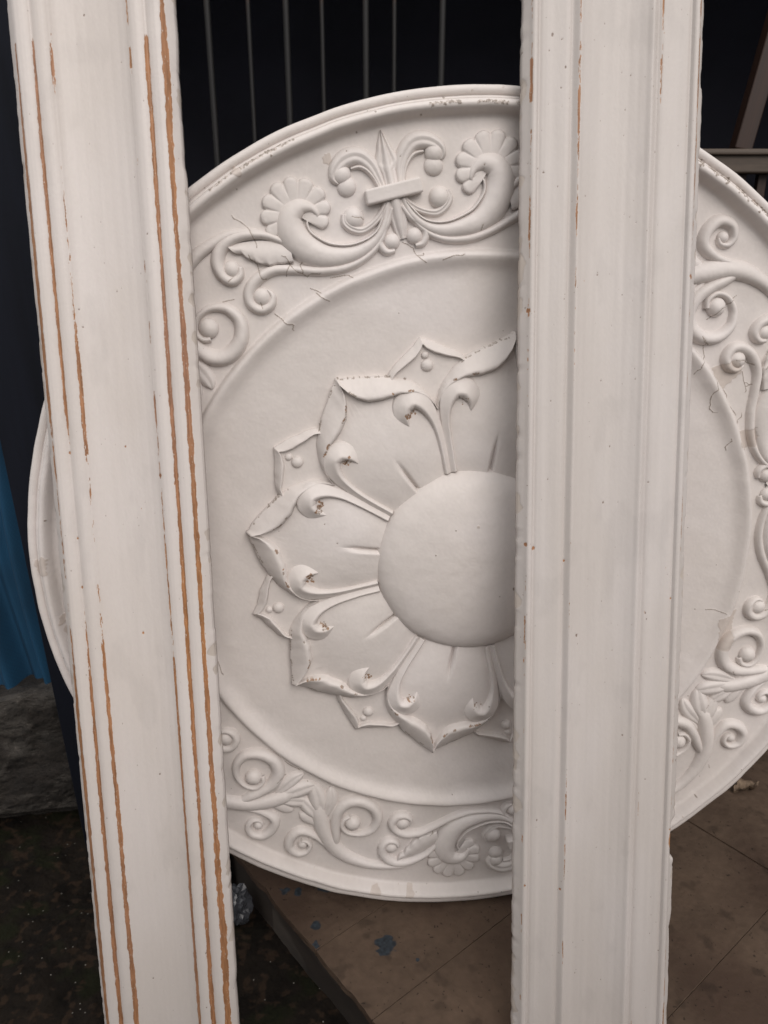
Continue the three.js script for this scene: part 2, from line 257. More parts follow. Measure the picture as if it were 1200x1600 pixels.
function sweep(pts, o = {}) {
  const c = crv(pts, o.per || 2.4), K = o.k || 17, prof = PROF[o.prof || 'round'], z0 = o.z ?? 0, P = [], I = [];
  const M = K + 2;
  c.forEach((p, i) => {
    const a = c[Math.max(0, i - 1)], b = c[Math.min(c.length - 1, i + 1)]; let tx = b[0] - a[0], ty = b[1] - a[1]; const l = Math.hypot(tx, ty) || 1; tx /= l; ty /= l;
    const w = Math.max(p[2], 0.3) / 2 * (o.z ? 1 : 1.08), h = p[3] * (o.z ? 1 : 0.80), zz = z0 + (p[4] || 0);
    for (let j = 0; j < M; j++) {
      const jj = clamp(j - 1, 0, K - 1), s = -Math.cos(Math.PI * jj / (K - 1));
      const sk = j === 0 || j === M - 1, z = sk ? (o.z ? zz - 7 : zz - 0.8) : zz + h * (0.9 * prof(clamp(s * 1.06, -1, 1)) + 0.1 * (1 - s * s)), e = sk && !o.z ? s * (w + 1.2) : s * w;
      P.push((p[0] - ty * e) / 1000, (p[1] + tx * e) / 1000, z / 1000);
    }
  });
  for (let i = 0; i + 1 < c.length; i++) for (let j = 0; j + 1 < M; j++) { const a = i * M + j, b = a + 1, d = a + M, e = d + 1; I.push(a, d, b, b, d, e); }
  for (const [r, f] of [[0, 1], [c.length - 1, 0]]) { const base = r * M, ci = P.length / 3; P.push(c[r][0] / 1000, c[r][1] / 1000, (z0 + c[r][3] * 0.5) / 1000); for (let j = 0; j + 1 < M; j++) f ? I.push(ci, base + j, base + j + 1) : I.push(ci, base + j + 1, base + j); }
  const g = new THREE.BufferGeometry(); g.setAttribute('position', new THREE.Float32BufferAttribute(P, 3)); g.setIndex(I); g.computeVertexNormals(); return g;
}
function ball(x, y, r, h, z = 0) { const g = new THREE.SphereGeometry(1, 28, 14, 0, Math.PI * 2, 0, Math.PI * 0.56); g.rotateX(Math.PI / 2); g.scale(r / 1000, r / 1000, h * 0.82 / 1000); g.translate(x / 1000, y / 1000, z / 1000); g.deleteAttribute('uv'); g.computeVertexNormals(); return g; }
function join(list) { list.forEach(g => g.deleteAttribute('uv')); return list.length > 1 ? mergeGeometries(list) : list[0]; }
function relief(nu, nv, f) { // closed patch: f(u, v) -> [x, y, z] mm with v = 1 the outer edge; skirt added
  const g = gridGeo(nu, nv + 1, (u, v, i, j) => { const p = f(u, Math.min(1, j / nv)); return [p[0] / 1000, p[1] / 1000, (j > nv ? -6 : p[2]) / 1000]; }); g.deleteAttribute('uv');
  return g;
}
function place(g, deg, mirror) { // turn a piece about the centre, mirrored if asked
  g = g.clone(); if (mirror) { g.scale(-1, 1, 1); const ix = g.index.array; for (let i = 0; i < ix.length; i += 3) { const t = ix[i]; ix[i] = ix[i + 1]; ix[i + 1] = t; } }
  g.rotateZ(THREE.MathUtils.degToRad(deg)); g.computeVertexNormals(); return g;
}
// fleur: one half is drawn, the other mirrored
const spear = relief(2 * 12, 40, (u, v) => {
  const st = [[0, 438, 5, 5], [0.12, 452, 10, 9], [0.3, 480, 13, 13], [0.45, 500, 10, 14], [0.62, 519, 10, 12], [0.70, 529, 18, 10], [0.86, 547, 9.5, 9], [1, 564, 0.8, 5]];
  const [y, hw, h] = table(st, v), s = (u - 0.5) * 2;
  const notch = v > 0.66 ? 3.4 * Math.exp(-Math.pow((Math.abs(s) - 0.34) / 0.14, 2)) : 2 * Math.exp(-Math.pow((Math.abs(s) - 0.5) / 0.15, 2));
  return [s * hw, y - (v > 0.6 && v < 0.86 ? Math.abs(s) * 3 : 0), Math.max(0, h * Math.pow(Math.max(0, 1 - Math.pow(Math.abs(s), 3)), 0.6) * (1 - 0.25 * Math.abs(s)) - notch)];
});
const fleurLeaf = join([sweep([[-9, 486, 9, 12], [-13, 510, 13, 12], [-20, 529, 18, 12], [-34, 542, 21, 13], [-50, 542, 21, 13], [-63, 534, 17, 13], [-68, 524, 11, 11], [-64, 517, 5, 8]], { prof: 'groove', per: 1.8 }), sweep([[-11, 490, 5, 10], [-21, 517, 5, 10], [-33, 529, 5.5, 9], [-46, 530, 4, 7]], {}), ball(-58.5, 526, 12, 13), ball(-55, 512, 12, 10)]);
const fleurVolute = join([sweep([[-8, 488, 7, 13], [-18, 474, 9, 12], [-31, 464, 9, 11], [-46, 459, 10, 10], [-58, 463, 11, 11], [-66, 472, 10, 11], [-65, 482, 7, 10]], { prof: 'groove', per: 1.8 }), ball(-54.5, 475, 13.5, 14)]);
const fleurFoot = join([sweep([[-6, 476, 8, 13], [-15, 460, 9, 12], [-25, 449, 10, 11], [-29, 438, 11, 11], [-23, 428, 10, 10], [-13, 427, 6, 8]], { per: 1.6 }), ball(-14.5, 438.5, 10.5, 12)]);
const bandGeo = (() => { const g = new RoundedBoxGeometry(0.07, 0.018, 0.024, 4, 0.003); g.translate(0, 0.4935, 0.005); g.deleteAttribute('uv'); return g; })();
// scroll branch (left half of the motif)
const crescent = join([
  sweep([[-9, 484, 9, 13], [-17, 462, 12, 13], [-34, 444, 15, 13], [-62, 435, 21, 14], [-96, 438, 29, 16], [-121, 454, 36, 18], [-133, 475, 37, 18], [-130, 494, 31, 17], [-116, 502, 23, 15], [-103, 498, 14, 12], [-97, 489, 8, 10], [-101, 482, 2, 5]], { prof: 'belly', per: 1.8, k: 23 }),
  sweep([[-12, 480, 4, 14], [-30, 454, 4.5, 14], [-58, 446, 4.5, 13], [-88, 452, 4.5, 12], [-108, 468, 4.5, 11], [-112, 481, 4, 9], [-107, 488, 3, 6]], { per: 2 })]);
const lowerStem = join([sweep([[-8, 478, 5, 11], [-24, 446, 8, 11], [-46, 429, 9, 11], [-75, 421, 11, 11], [-106, 423, 12, 11], [-136, 431, 12, 11], [-164, 437, 13, 12], [-187, 432, 15, 13], [-201, 420, 16, 13], [-204, 406, 15, 13], [-194, 396, 15, 13], [-181, 398, 13, 13], [-175, 408, 9, 11], [-179, 417, 5, 9]], { prof: 'belly', per: 1.8 }), ball(-188, 410, 12.5, 14)]);
const sideVolute = join([sweep([[-140, 463, 9, 9], [-165, 479, 11, 11], [-195, 485, 14, 12], [-218, 479, 16, 13], [-230, 463, 17, 13], [-229, 446, 15, 13], [-219, 437, 14, 13], [-208, 441, 11, 12], [-205, 451, 8, 10]], { prof: 'belly', per: 1.8 }), ball(-216, 450, 11, 13)]);
const leafEdge = relief(60, 8, (u, v) => { // leaf with a nibbled lower edge between the stems
  const x = lerp(-212, -139, u), top = 478 - 14 * Math.pow(u, 2.2), bot = table([[0, 474], [0.2, 464], [0.38, 452], [0.6, 444], [1, 441]], u)[0] - 3.2 * Math.abs(Math.sin(u * 17)) * (1 - u);
  return [x, lerp(top, bot, v), 3 + 5 * Math.sin(v * Math.PI * 0.8) + (v > 0.75 ? 1.4 * Math.sin(u * 34) * (1 - u) : 0)];
});
const shell = relief(140, 14, (u, v) => {
  const th = lerp(3.75, -0.75, u), n = 9, f = Math.abs(Math.sin(u * n * Math.PI)), R = 45 * (0.86 + 0.14 * Math.pow(f, 0.55)) * (1 - 0.10 * Math.pow(Math.abs(u - 0.45) * 2, 3)), r = 6 + (R - 6) * v;
  return [-122 + r * Math.cos(th), 494 + r * Math.sin(th) * 0.98, 4.6 + 2.2 * v * v * (Math.pow(f, 0.7) - 0.5) + 1.6 * Math.sin(v * 2.9) - (v > 0.93 ? 1.6 : 0) - 1.2 * Math.exp(-Math.pow((f) / 0.22, 2)) * sm(0.35, 0.9, v)];
});
const trunk = sweep([[-301, 332, 16, 9], [-310, 352, 25, 15], [-311, 378, 27, 16], [-309, 404, 26, 15], [-300, 430, 24, 14], [-284, 452, 20, 13], [-262, 470, 17, 12], [-236, 482, 14, 11], [-205, 490, 11, 10], [-170, 484, 8, 9], [-145, 466, 5, 7]], { prof: 'belly', per: 2.2, k: 21 });
const spiral = join([sweep([[-300, 424, 8, 8], [-295, 404, 15, 13], [-290, 382, 18, 14], [-281, 362, 20, 15], [-264, 350, 21, 15], [-244, 352, 21, 15], [-228, 367, 19, 15], [-224, 388, 17, 14], [-234, 405, 14, 13], [-251, 411, 11, 11], [-266, 408, 9, 10], [-277, 400, 9, 10], [-281, 388, 9, 11], [-275, 377, 9, 11], [-265, 375, 9, 10]], { prof: 'belly', per: 1.6, k: 19 }), ball(-264, 388, 13, 15)]);
const smallSpiral = join([sweep([[-304, 432, 5, 7], [-315, 412, 9, 10], [-327, 392, 13, 12], [-345, 379, 16, 13], [-362, 386, 17, 13], [-370, 403, 16, 13], [-361, 419, 14, 12], [-346, 420, 11, 11], [-338, 411, 9, 10], [-341, 401, 7, 9], [-349, 398, 5, 8]], { prof: 'belly', per: 1.6 }), ball(-349, 405, 8, 10)]);
const acanthus = join([
  sweep([[-310, 384, 5, 5], [-322, 366, 20, 9], [-331, 356, 22, 9], [-337, 350, 13, 7], [-340, 347, 3, 3]], { prof: 'belly', per: 1.6 }),
  sweep([[-311, 372, 6, 7], [-319, 348, 24, 12], [-326, 333, 23, 10], [-330, 324, 13, 7], [-332, 320, 3, 3]], { prof: 'groove', per: 1.6 }),
  sweep([[-309, 366, 8, 9], [-306, 338, 27, 14], [-305, 318, 26, 12], [-305, 306, 15, 8], [-305, 301, 3, 3]], { prof: 'groove', per: 1.6 }),
  sweep([[-305, 368, 6, 7], [-292, 346, 23, 11], [-284, 330, 22, 10], [-281, 319, 13, 7], [-281, 314, 3, 3]], { prof: 'groove', per: 1.6 }),
  sweep([[-302, 378, 4, 5], [-289, 362, 15, 8], [-281, 352, 15, 7], [-276, 346, 3, 3]], { prof: 'belly', per: 1.6 })]);
const tongue = join([sweep([[-150, 452, 4, 4], [-166, 460, 10, 6], [-186, 466, 8, 6], [-202, 470, 2, 3]], { per: 2 })]);
for (let q = 0; q < 4; q++) {
  const deg = TILT + 90 * q;
  const f = part('fleur', place(spear, deg));
  part('tie_band', place(bandGeo, deg), f);
  for (const m of [false, true]) { part('curled_leaf', place(fleurLeaf, deg, m), f); part('volute', place(fleurVolute, deg, m), f); part('foot_volute', place(fleurFoot, deg, m), f); }
  for (const m of [false, true]) {
    const s = part('scroll', place(crescent, deg, m));
    part('shell', place(shell, deg, m), s); part('lower_volute', place(lowerStem, deg, m), s); part('side_volute', place(sideVolute, deg, m), s);
    part('leaf', place(leafEdge, deg, m), s); part('stem', place(trunk, deg, m), s); part('spiral', place(spiral, deg, m), s); part('small_spiral', place(smallSpiral, deg, m), s); part('acanthus_leaf', place(acanthus, deg, m), s); part('leaf_vein', place(tongue, deg, m), s);
  }
}
// --- flower
function petalGeo(half, lip, out, r0, H, seed) {
  const NA = 72, q = [0, 0.05, 0.11, 0.19, 0.30, 0.42, 0.56, 0.7, 0.85, 0.96, 1], NR = 22;
  const P = [], I = [], cols = NR + q.length + 1;
  for (let i = 0; i <= NA; i++) {
    const t = (i / NA - 0.5) * 2, a = Math.sign(t) * Math.pow(Math.abs(t), 1.25) * half, x = Math.abs(a) / half, th = Math.PI / 2 + THREE.MathUtils.degToRad(a);
    const wav = (fbm(a * 0.35 + 9, seed, 3, 2) - 0.5);
    const rl = table(lip, Math.abs(a))[0] + wav * 0.002, ro = table(out, Math.abs(a))[0] + wav * 0.004;
    const hc = H.crest * (0.74 + 0.26 * Math.sin(Math.PI * clamp(0.12 + x * 0.95))), ho = H.outer;
    const hs = (r) => {
      const k = (r - r0) / (H.rim - r0), y = clamp(k);
      return H.base + H.bulge * Math.pow(Math.sin(Math.PI * (0.22 + 0.74 * y)), 0.85) * (1 - 0.62 * Math.pow(x, 2.4)) - H.crease * Math.exp(-Math.pow(a / 1.1, 2)) * sm(0.186, 0.15, r) + (a > 0 ? 1 : -1) * H.crease * 0.35 * Math.exp(-Math.abs(a) / 5) * sm(0.186, 0.15, r);
    };
    for (let j = 0; j < NR; j++) { const r = lerp(r0, rl, j / (NR - 1)); P.push(r * Math.cos(th), r * Math.sin(th), hs(r)); }
    const hb = hs(rl);
    q.forEach((k, n) => { const r = lerp(rl, ro, k) + (n === 0 ? 0.0004 : 0); const up = k < 0.19 ? Math.sin(Math.PI / 2 * k / 0.19) : 1; const f = k < 0.19 ? lerp(hb, hc, Math.pow(up, 0.8)) : lerp(hc, ho, Math.pow((k - 0.19) / 0.81, 1.35)); P.push(r * Math.cos(th), r * Math.sin(th), f); });
    P.push((ro + 0.0005) * Math.cos(th), (ro + 0.0005) * Math.sin(th), -0.007);
  }
  for (let i = 0; i < NA; i++) for (let j = 0; j + 1 < cols; j++) { const a = i * cols + j, b = a + 1, c = a + cols, d = c + 1; I.push(a, b, c, b, d, c); }
  const g = new THREE.BufferGeometry(); g.setAttribute('position', new THREE.Float32BufferAttribute(P, 3)); g.setIndex(I); g.computeVertexNormals(); return g;
}
const pol = (r, deg, ...o) => [-r * Math.sin(THREE.MathUtils.degToRad(deg)), r * Math.cos(THREE.MathUtils.degToRad(deg)), ...o];
const curl = sweep([pol(134, 21.0, 11.5, 8), pol(180, 21.1, 12, 9), pol(210, 20.4, 15, 10), pol(232, 18.7, 23, 13), pol(245, 15.9, 29, 15), pol(243, 12.4, 30, 15), pol(230, 10.5, 24, 13), pol(216, 10.7, 12, 8), pol(207, 12.2, 2, 3)], { z: 14, prof: 'right', per: 1.8, k: 21 });
for (let k = 0; k < 8; k++) {
  const deg = 82.5 - 90 + 45 * k;
  const sp = part('sepal', place(petalGeo(14, SLIP, SOUT, 0.19, { base: 0.004, bulge: 0.002, crest: 0.0125, outer: 0.003, crease: 0, rim: 0.285 }, k * 3 + 100), deg + 22.5));
  part('bead', place(ball(0, 292.5, 5, 5, 4.5), deg + 22.5), sp); part('bead', place(ball(0, 279, 8, 8, 5), deg + 22.5), sp);
  const pe = part('petal', place(petalGeo(22.5, LIP, OUT, 0.122, { base: 0.008, bulge: 0.0165, crest: 0.0245, outer: 0.0065, crease: 0.0065, rim: 0.268 }, k * 3), deg));
  for (const m of [false, true]) part('petal_curl', place(place(curl, 0, m), deg), pe);
}

// ------------------------------------------------------------------ the two moulded boards
function board(name, label, o) {
  const g = group(name, label, 'moulding board');
  const d = new THREE.Vector3(...o.dir).normalize(), up = d.clone().negate(), u = new THREE.Vector3(...o.u).normalize(), n = new THREE.Vector3().crossVectors(u, up).normalize();
  u.crossVectors(up, n);
  const P = new THREE.Vector3(...o.face), t = (P.y - o.baseY) / -d.y;
  P.addScaledVector(d, t).addScaledVector(u, o.shift);
  g.position.copy(P); g.quaternion.setFromRotationMatrix(new THREE.Matrix4().makeBasis(u, up, n));
  const W = o.width, LEN = o.length, yOf = py => t - table(o.along, py)[0];
  // cross-section [fraction of the width, depth below the face in mm]
  const sec = []; for (let i = 0; i + 1 < o.section.length; i++) { const [a, b, hard] = o.section[i], [c, e] = o.section[i + 1]; const k = Math.max(1, Math.ceil((c - a) * 130)); for (let q = 0; q < k; q++) sec.push([lerp(a, c, q / k), lerp(b, e, q / k)]); } sec.push(o.section[o.section.length - 1].slice(0, 2));
  const NV = 560, nu = sec.length, T = o.thick;
  const P2 = [], U = [], I = [], cols = nu + 4;
  for (let j = 0; j <= NV; j++) {
    const v = j / NV, y = v * LEN;
    const jag = s => { const f = fbm(y * 90, s, 3, 4) - 0.5, c = Math.max(0, fbm(y * 17, s + 9, 5, 2) - 0.6), d = sm(0.66, 0.74, fbm(y * 75, s + 19, 5, 2)); return o.rag * (f * 0.0016 * (0.4 + vn(y * 6, s)) + c * 0.012 + d * 0.0022); };
    let jl = jag(1), jr = -jag(40); if (o.notch) { const k = sm(0.030, 0.019, Math.abs(y - yOf(o.notch))); jr -= 0.0085 * k * (0.85 + 0.3 * vn(y * 300, 1)); }
    const warp = (fbm(y * 2.2, o.seed, 8, 2) - 0.5) * 0.003;
    sec.forEach(([a, h]) => { const e = a < 0.04 ? jl * (1 - a / 0.04) : a > 0.96 ? jr * (1 - (1 - a) / 0.04) : 0; P2.push((a - 0.5) * W + e, y, (h + (vn(y * 30, a * 30, o.seed) - 0.5) * 0.25) / 1000 + warp); U.push(a, v); });
    for (const [x, z, uu] of [[W / 2 + jr, -T * 0.8, 0.999], [W / 2 + jr, -T, 0.998], [-W / 2 + jl, -T, 0.002], [-W / 2 + jl, -T * 0.8, 0.001]]) { P2.push(x, y, z); U.push(uu, v); }
  }
  for (let j = 0; j < NV; j++) for (let i = 0; i < cols; i++) { const a = j * cols + i, b = j * cols + (i + 1) % cols, c = a + cols, e = b + cols; I.push(a, b, e, a, e, c); }
  for (const [r, f] of [[0, 0], [NV, 1]]) { const ci = P2.length / 3, base = r * cols; P2.push(0, r ? LEN : 0, -T * 0.6); U.push(0.5, r ? 1 : 0); for (let i = 0; i < cols; i++) { const a = base + i, b = base + (i + 1) % cols; f ? I.push(ci, a, b) : I.push(ci, b, a); } }
  const geo = new THREE.BufferGeometry(); geo.setAttribute('position', new THREE.Float32BufferAttribute(P2, 3)); geo.setAttribute('uv', new THREE.Float32BufferAttribute(U, 2)); geo.setIndex(I); geo.computeVertexNormals();
  // paint, worn through to the brown board along the arrises
  const TW = 640, TH = 2048, rnd = rng(o.seed * 13 + 5), speck = [];
  for (let k = 0; k < o.specks; k++) speck.push([rnd(), rnd(), 0.00028 + rnd() * rnd() * rnd() * 0.0013, 0.5 + rnd() * 1.2, rnd() * 0.84]);
  for (const [fx, py, r] of o.knocks || []) speck.push([fx, yOf(py) / LEN, r, 1.3, 0.9]);
  const buf = new Uint8Array(TW * TH), tone = new Float32Array(TW * TH);
  const lines = o.lines.map(l => ({ u: l.u, t: l.t.map(([py, w, c]) => [yOf(py), w / 1000, c]).sort((a, b) => a[0] - b[0]), s: l.u * 97 | 0 }));
  for (let j = 0; j < TH; j++) {
    const y = j / TH * LEN;
    for (const l of lines) {
      const [w0, cov] = table(l.t, y); if (w0 <= 0) continue;
      const ed = q => 0.35 + 0.22 * (fbm(y * 9, q, 4, 2) - 0.5) + 0.30 * (fbm(y * 130, q + 7, 4, 3) - 0.5), lim = 0.30 + cov * 0.34;
      const wa = w0 * ed(l.s + 3), wb = w0 * ed(l.s + 13), off = (fbm(y * 5, l.s + 21, 4, 2) - 0.5) * 0.0012;
      const i0 = (l.u + (off - wa) / W) * TW, i1 = (l.u + (off + wb) / W) * TW, mid = (i0 + i1) / 2, hw = (i1 - i0) / 2 + 0.01;
      for (let i = Math.max(0, Math.floor(i0)); i <= Math.min(TW - 1, i1); i++) if (cov > 0.93 ? fbm(y * 300, i * 0.8, 26, 2) < 0.84 : 0.55 * fbm(y * 26, l.s, 6, 3) + 0.45 * fbm(y * 190, i * 0.45 + l.s, 16, 3) + 0.10 * Math.abs(i - mid) / hw < lim) buf[j * TW + i] = 2;
    }
    if (o.notch && Math.abs(y - yOf(o.notch)) < 0.019) for (let i = TW * 0.93 | 0; i < TW; i++) if (i > TW * (0.950 + 0.02 * (vn(y * 200, 2) - 0.5))) buf[j * TW + i] = 2;
    if (o.rag) for (const [side, s] of [[0, 5], [1, 45]]) { const c = fbm(y * 40, s, 9, 3); if (c > 0.64) { const n = (c - 0.64) * 0.03 / W * TW; for (let i = 0; i < n; i++) buf[j * TW + (side ? TW - 1 - i : i)] = 3; } }
  }
  for (const [x, v, r, asp, k] of speck) { const cx = x * TW, cy = v * TH, rx = Math.max(0.6, r * (k > 0.84 ? 0.62 : 1) / W * TW), ry = Math.max(0.6, r * (k > 0.84 ? 0.62 : 1) * asp / LEN * TH); for (let j = Math.floor(cy - ry); j <= cy + ry; j++) for (let i = Math.floor(cx - rx); i <= cx + rx; i++) if (i >= 0 && i < TW && j >= 0 && j < TH && ((i - cx) / rx) ** 2 + ((j - cy) / ry) ** 2 < 0.35 + 1.2 * vn(i * 0.5, j * 0.5, 9)) buf[j * TW + i] = k > 0.8 ? 2 : 1; }
  const map = colorTex(TW, TH, (i, j) => {
    const x = i / TW * W, y = j / TH * LEN, k = buf[j * TW + i], f = vn(x * 500, y * 300, 7), n = fbm(x * 14, y * 6, o.seed, 3), st = fbm(x * 170, y * 5, o.seed + 4, 3);
    if (k === 2) { const h = fbm(x * 700, y * 55, 8, 3), or = fbm(x * 8, y * 3, 12, 2); return [lerp(0.33, 0.40, or) * (0.55 + 0.8 * h), lerp(0.172, 0.188, or) * (0.55 + 0.8 * h), lerp(0.108, 0.074, or) * (0.55 + 0.8 * h)]; }
    if (k === 1) return [0.24, 0.19, 0.16];
    if (k === 3) return [0.52, 0.46, 0.41];
    const b = o.paint, s1 = sm(0.3, 0.8, n); let m = 0.955 + 0.05 * s1 + (st - 0.5) * o.streak + (f - 0.5) * 0.02;
    const grime = sm(0.62, 0.75, fbm(x * 30, y * 14, o.seed + 9, 4)) * o.grime; m *= 1 - grime;
    return [b[0] * m, b[1] * m * (0.992 + 0.008 * s1), b[2] * m * (0.975 + 0.025 * s1)];
  });
  map.wrapS = map.wrapT = THREE.ClampToEdgeWrapping;
  const bump = greyTex(320, 1024, (i, j) => { const x = i / 320 * W, y = j / 1024 * LEN, k = buf[(j * 2) * TW + i * 2]; return 0.6 + 0.3 * (fbm(x * 90, y * 14, 31 + o.seed, 3) - 0.5) + 0.1 * (vn(x * 500, y * 400, 3) - 0.5) - (k ? 0.35 : 0); });
  bump.wrapS = bump.wrapT = THREE.ClampToEdgeWrapping;
  const mat = new THREE.MeshPhysicalMaterial({ map, bumpMap: bump, bumpScale: 0.0009, roughness: o.rough, specularIntensity: 0.7 });
  mesh('moulded_panel', geo, mat, g);
  return g;
}
const half = [[0, -16.5], [0.005, -14.8], [0.043, -6.6], [0.050, -5.2], [0.06, -3.4], [0.075, -1.2], [0.10, -0.2], [0.125, -0.9], [0.145, -2.8], [0.155, -4.4], [0.165, -4.2], [0.175, -2.6], [0.195, -0.6], [0.215, 0], [0.238, -0.8], [0.255, -2.6], [0.264, -4.2], [0.270, -4.6], [0.28, -6.6], [0.30, -9.0], [0.34, -12.2], [0.40, -14.6], [0.46, -15.6]];
const mirrorSec = s => [...s, ...s.slice().reverse().map(([a, b]) => [1 - a, b])];
board('moulding_board', 'narrow off-white board with six long brown worn stripes along its reeded edges', {
  dir: [0.0247, -0.9824, 0.1849], u: [0.9997, 0.0243, -0.0046], face: [-0.3088, 0.9985, -0.9198], baseY: -0.1, shift: -0.0081, width: 0.1845, length: 1.52, thick: 0.028, seed: 3, rag: 0.35, specks: 150, paint: [0.645, 0.594, 0.566], streak: 0.03, grime: 0.05, rough: 0.42,
  along: [[0, -0.277], [200, -0.147], [400, -0.01], [600, 0.134], [800, 0.285], [1000, 0.446], [1200, 0.615], [1400, 0.795], [1600, 0.986]],
  section: mirrorSec(half),
  lines: [
    { u: 0.053, t: [[0, 0, 0], [40, 0, 0.3], [65, 3, 1], [300, 8, 1], [640, 7, 1], [720, 4, 0.7], [800, 3, 0.5], [900, 2.5, 0.45], [1000, 5, 0.8], [1080, 8, 1], [1300, 8, 1], [1600, 8.5, 1]] },
    { u: 0.160, t: [[0, 0, 0], [40, 0, 0.3], [60, 3, 1], [250, 6, 1], [640, 5, 1], [690, 2, 0.4], [720, 0, 0], [940, 0, 0], [980, 2, 0.5], [1070, 5, 1], [1400, 7, 1], [1600, 7, 1]] },
    { u: 0.266, t: [[0, 2, 0.4], [75, 3, 0.5], [100, 4.5, 1], [140, 2, 0.4], [300, 2.2, 0.5], [480, 3, 0.6], [540, 4, 1], [720, 4.5, 0.9], [780, 2, 0.4], [900, 2.5, 0.5], [1040, 4, 0.9], [1120, 5, 1], [1600, 6.5, 1]] },
    { u: 0.733, t: [[0, 2, 0.9], [60, 2, 0.9], [100, 4, 1], [150, 2, 0.4], [260, 1.5, 0.35], [380, 3, 0.6], [560, 2, 0.4], [640, 3, 0.8], [760, 2.5, 0.5], [960, 2.5, 0.7], [1050, 4, 1], [1500, 6, 1], [1600, 6, 1]] },
    { u: 0.838, t: [[0, 0, 0], [20, 0, 0.2], [60, 6, 1], [300, 5, 1], [700, 5.5, 1], [1000, 5.5, 1], [1300, 6, 1], [1600, 7.5, 1]] },
    { u: 0.943, t: [[0, 5, 1], [100, 9, 1], [300, 6, 1], [700, 6.5, 1], [1000, 5.5, 1], [1200, 7, 1], [1480, 10.5, 1], [1600, 9, 1]] }],
  knocks: [[0.16, 705, 0.0022], [0.16, 840, 0.0018], [0.16, 916, 0.0022], [0.50, 698, 0.0018], [0.52, 995, 0.002], [0.838, 745, 0.0045], [0.838, 757, 0.0045], [0.733, 744, 0.003], [0.943, 760, 0.004], [0.733, 1254, 0.0036], [0.838, 1254, 0.0045], [0.943, 1254, 0.0045]],
});
const halfR = [[0, -17.5], [0.006, -15.6], [0.038, -8.0], [0.045, -5.6], [0.054, -3.6], [0.066, -3.2], [0.078, -4.4], [0.084, -7.2], [0.092, -7.6], [0.104, -6.4], [0.13, -5.8], [0.16, -6.2], [0.20, -5.4], [0.235, -4.7], [0.252, -5.2], [0.264, -6.4], [0.27, -6.8], [0.297, -0.7], [0.303, -0.1], [0.312, -0.5], [0.33, -3.0], [0.37, -6.0], [0.42, -8.2], [0.47, -9.0]];
board('moulding_board', 'wide off-white board with a raised hollow centre and a broken notch in its edge', {
  dir: [0.0116, -0.9751, 0.2213], u: [0.9999, 0.0113, -0.0026], face: [0.2708, 1.1657, -0.9790], baseY: 0, shift: -0.007, width: 0.2095, length: 1.45, thick: 0.028, seed: 8, rag: 0.5, specks: 260, paint: [0.570, 0.528, 0.506], streak: 0.085, grime: 0.05, rough: 0.46, notch: 1320,
  along: [[0, -0.115], [200, 0.02], [400, 0.162], [600, 0.309], [800, 0.463], [1000, 0.623], [1200, 0.79], [1400, 0.965], [1600, 1.147]],
  section: mirrorSec(halfR),
  lines: [
    { u: 0.044, t: [[0, 2, 0.3], [80, 2, 0.4], [90, 3.5, 1], [150, 3.5, 1], [180, 2, 0.5], [300, 2, 0.6], [380, 2.5, 0.8], [400, 1.5, 0.3], [480, 3, 0.6], [500, 1.5, 0.2], [900, 1, 0.2], [1010, 3, 0.4], [1300, 1.5, 0.2], [1600, 1.5, 0.3]] },
    { u: 0.302, t: [[0, 3.5, 0.9], [20, 3, 0.8], [40, 2.5, 0.4], [80, 3.5, 0.9], [130, 3, 0.7], [140, 3.5, 1], [235, 3, 0.9], [270, 2, 0.5], [350, 2.5, 0.8], [400, 1.2, 0.3], [440, 2, 0.8], [490, 1.5, 0.3], [560, 1, 0.1], [900, 1, 0.15], [1200, 1.5, 0.35], [1300, 1.5, 0.3], [1500, 1.5, 0.4], [1600, 1.2, 0.3]] },
    { u: 0.752, t: [[0, 3, 0.9], [30, 2, 0.5], [90, 2.5, 0.9], [140, 2, 0.7], [170, 0, 0.1], [1600, 0.8, 0.05]] },
    { u: 0.957, t: [[0, 4, 0.9], [40, 3, 0.6], [60, 4, 1], [140, 3.5, 0.9], [200, 3, 0.6], [330, 3, 0.7], [400, 1.6, 0.5], [700, 1.4, 0.3], [960, 2.5, 0.5], [1080, 2, 0.4], [1500, 2.2, 0.4], [1600, 4, 0.8]] }],
  knocks: [[0.955, 432, 0.0035], [0.044, 482, 0.0035], [0.044, 850, 0.0028], [0.088, 856, 0.003], [0.27, 876, 0.002], [0.06, 1385, 0.002], [0.28, 1392, 0.002]],
});

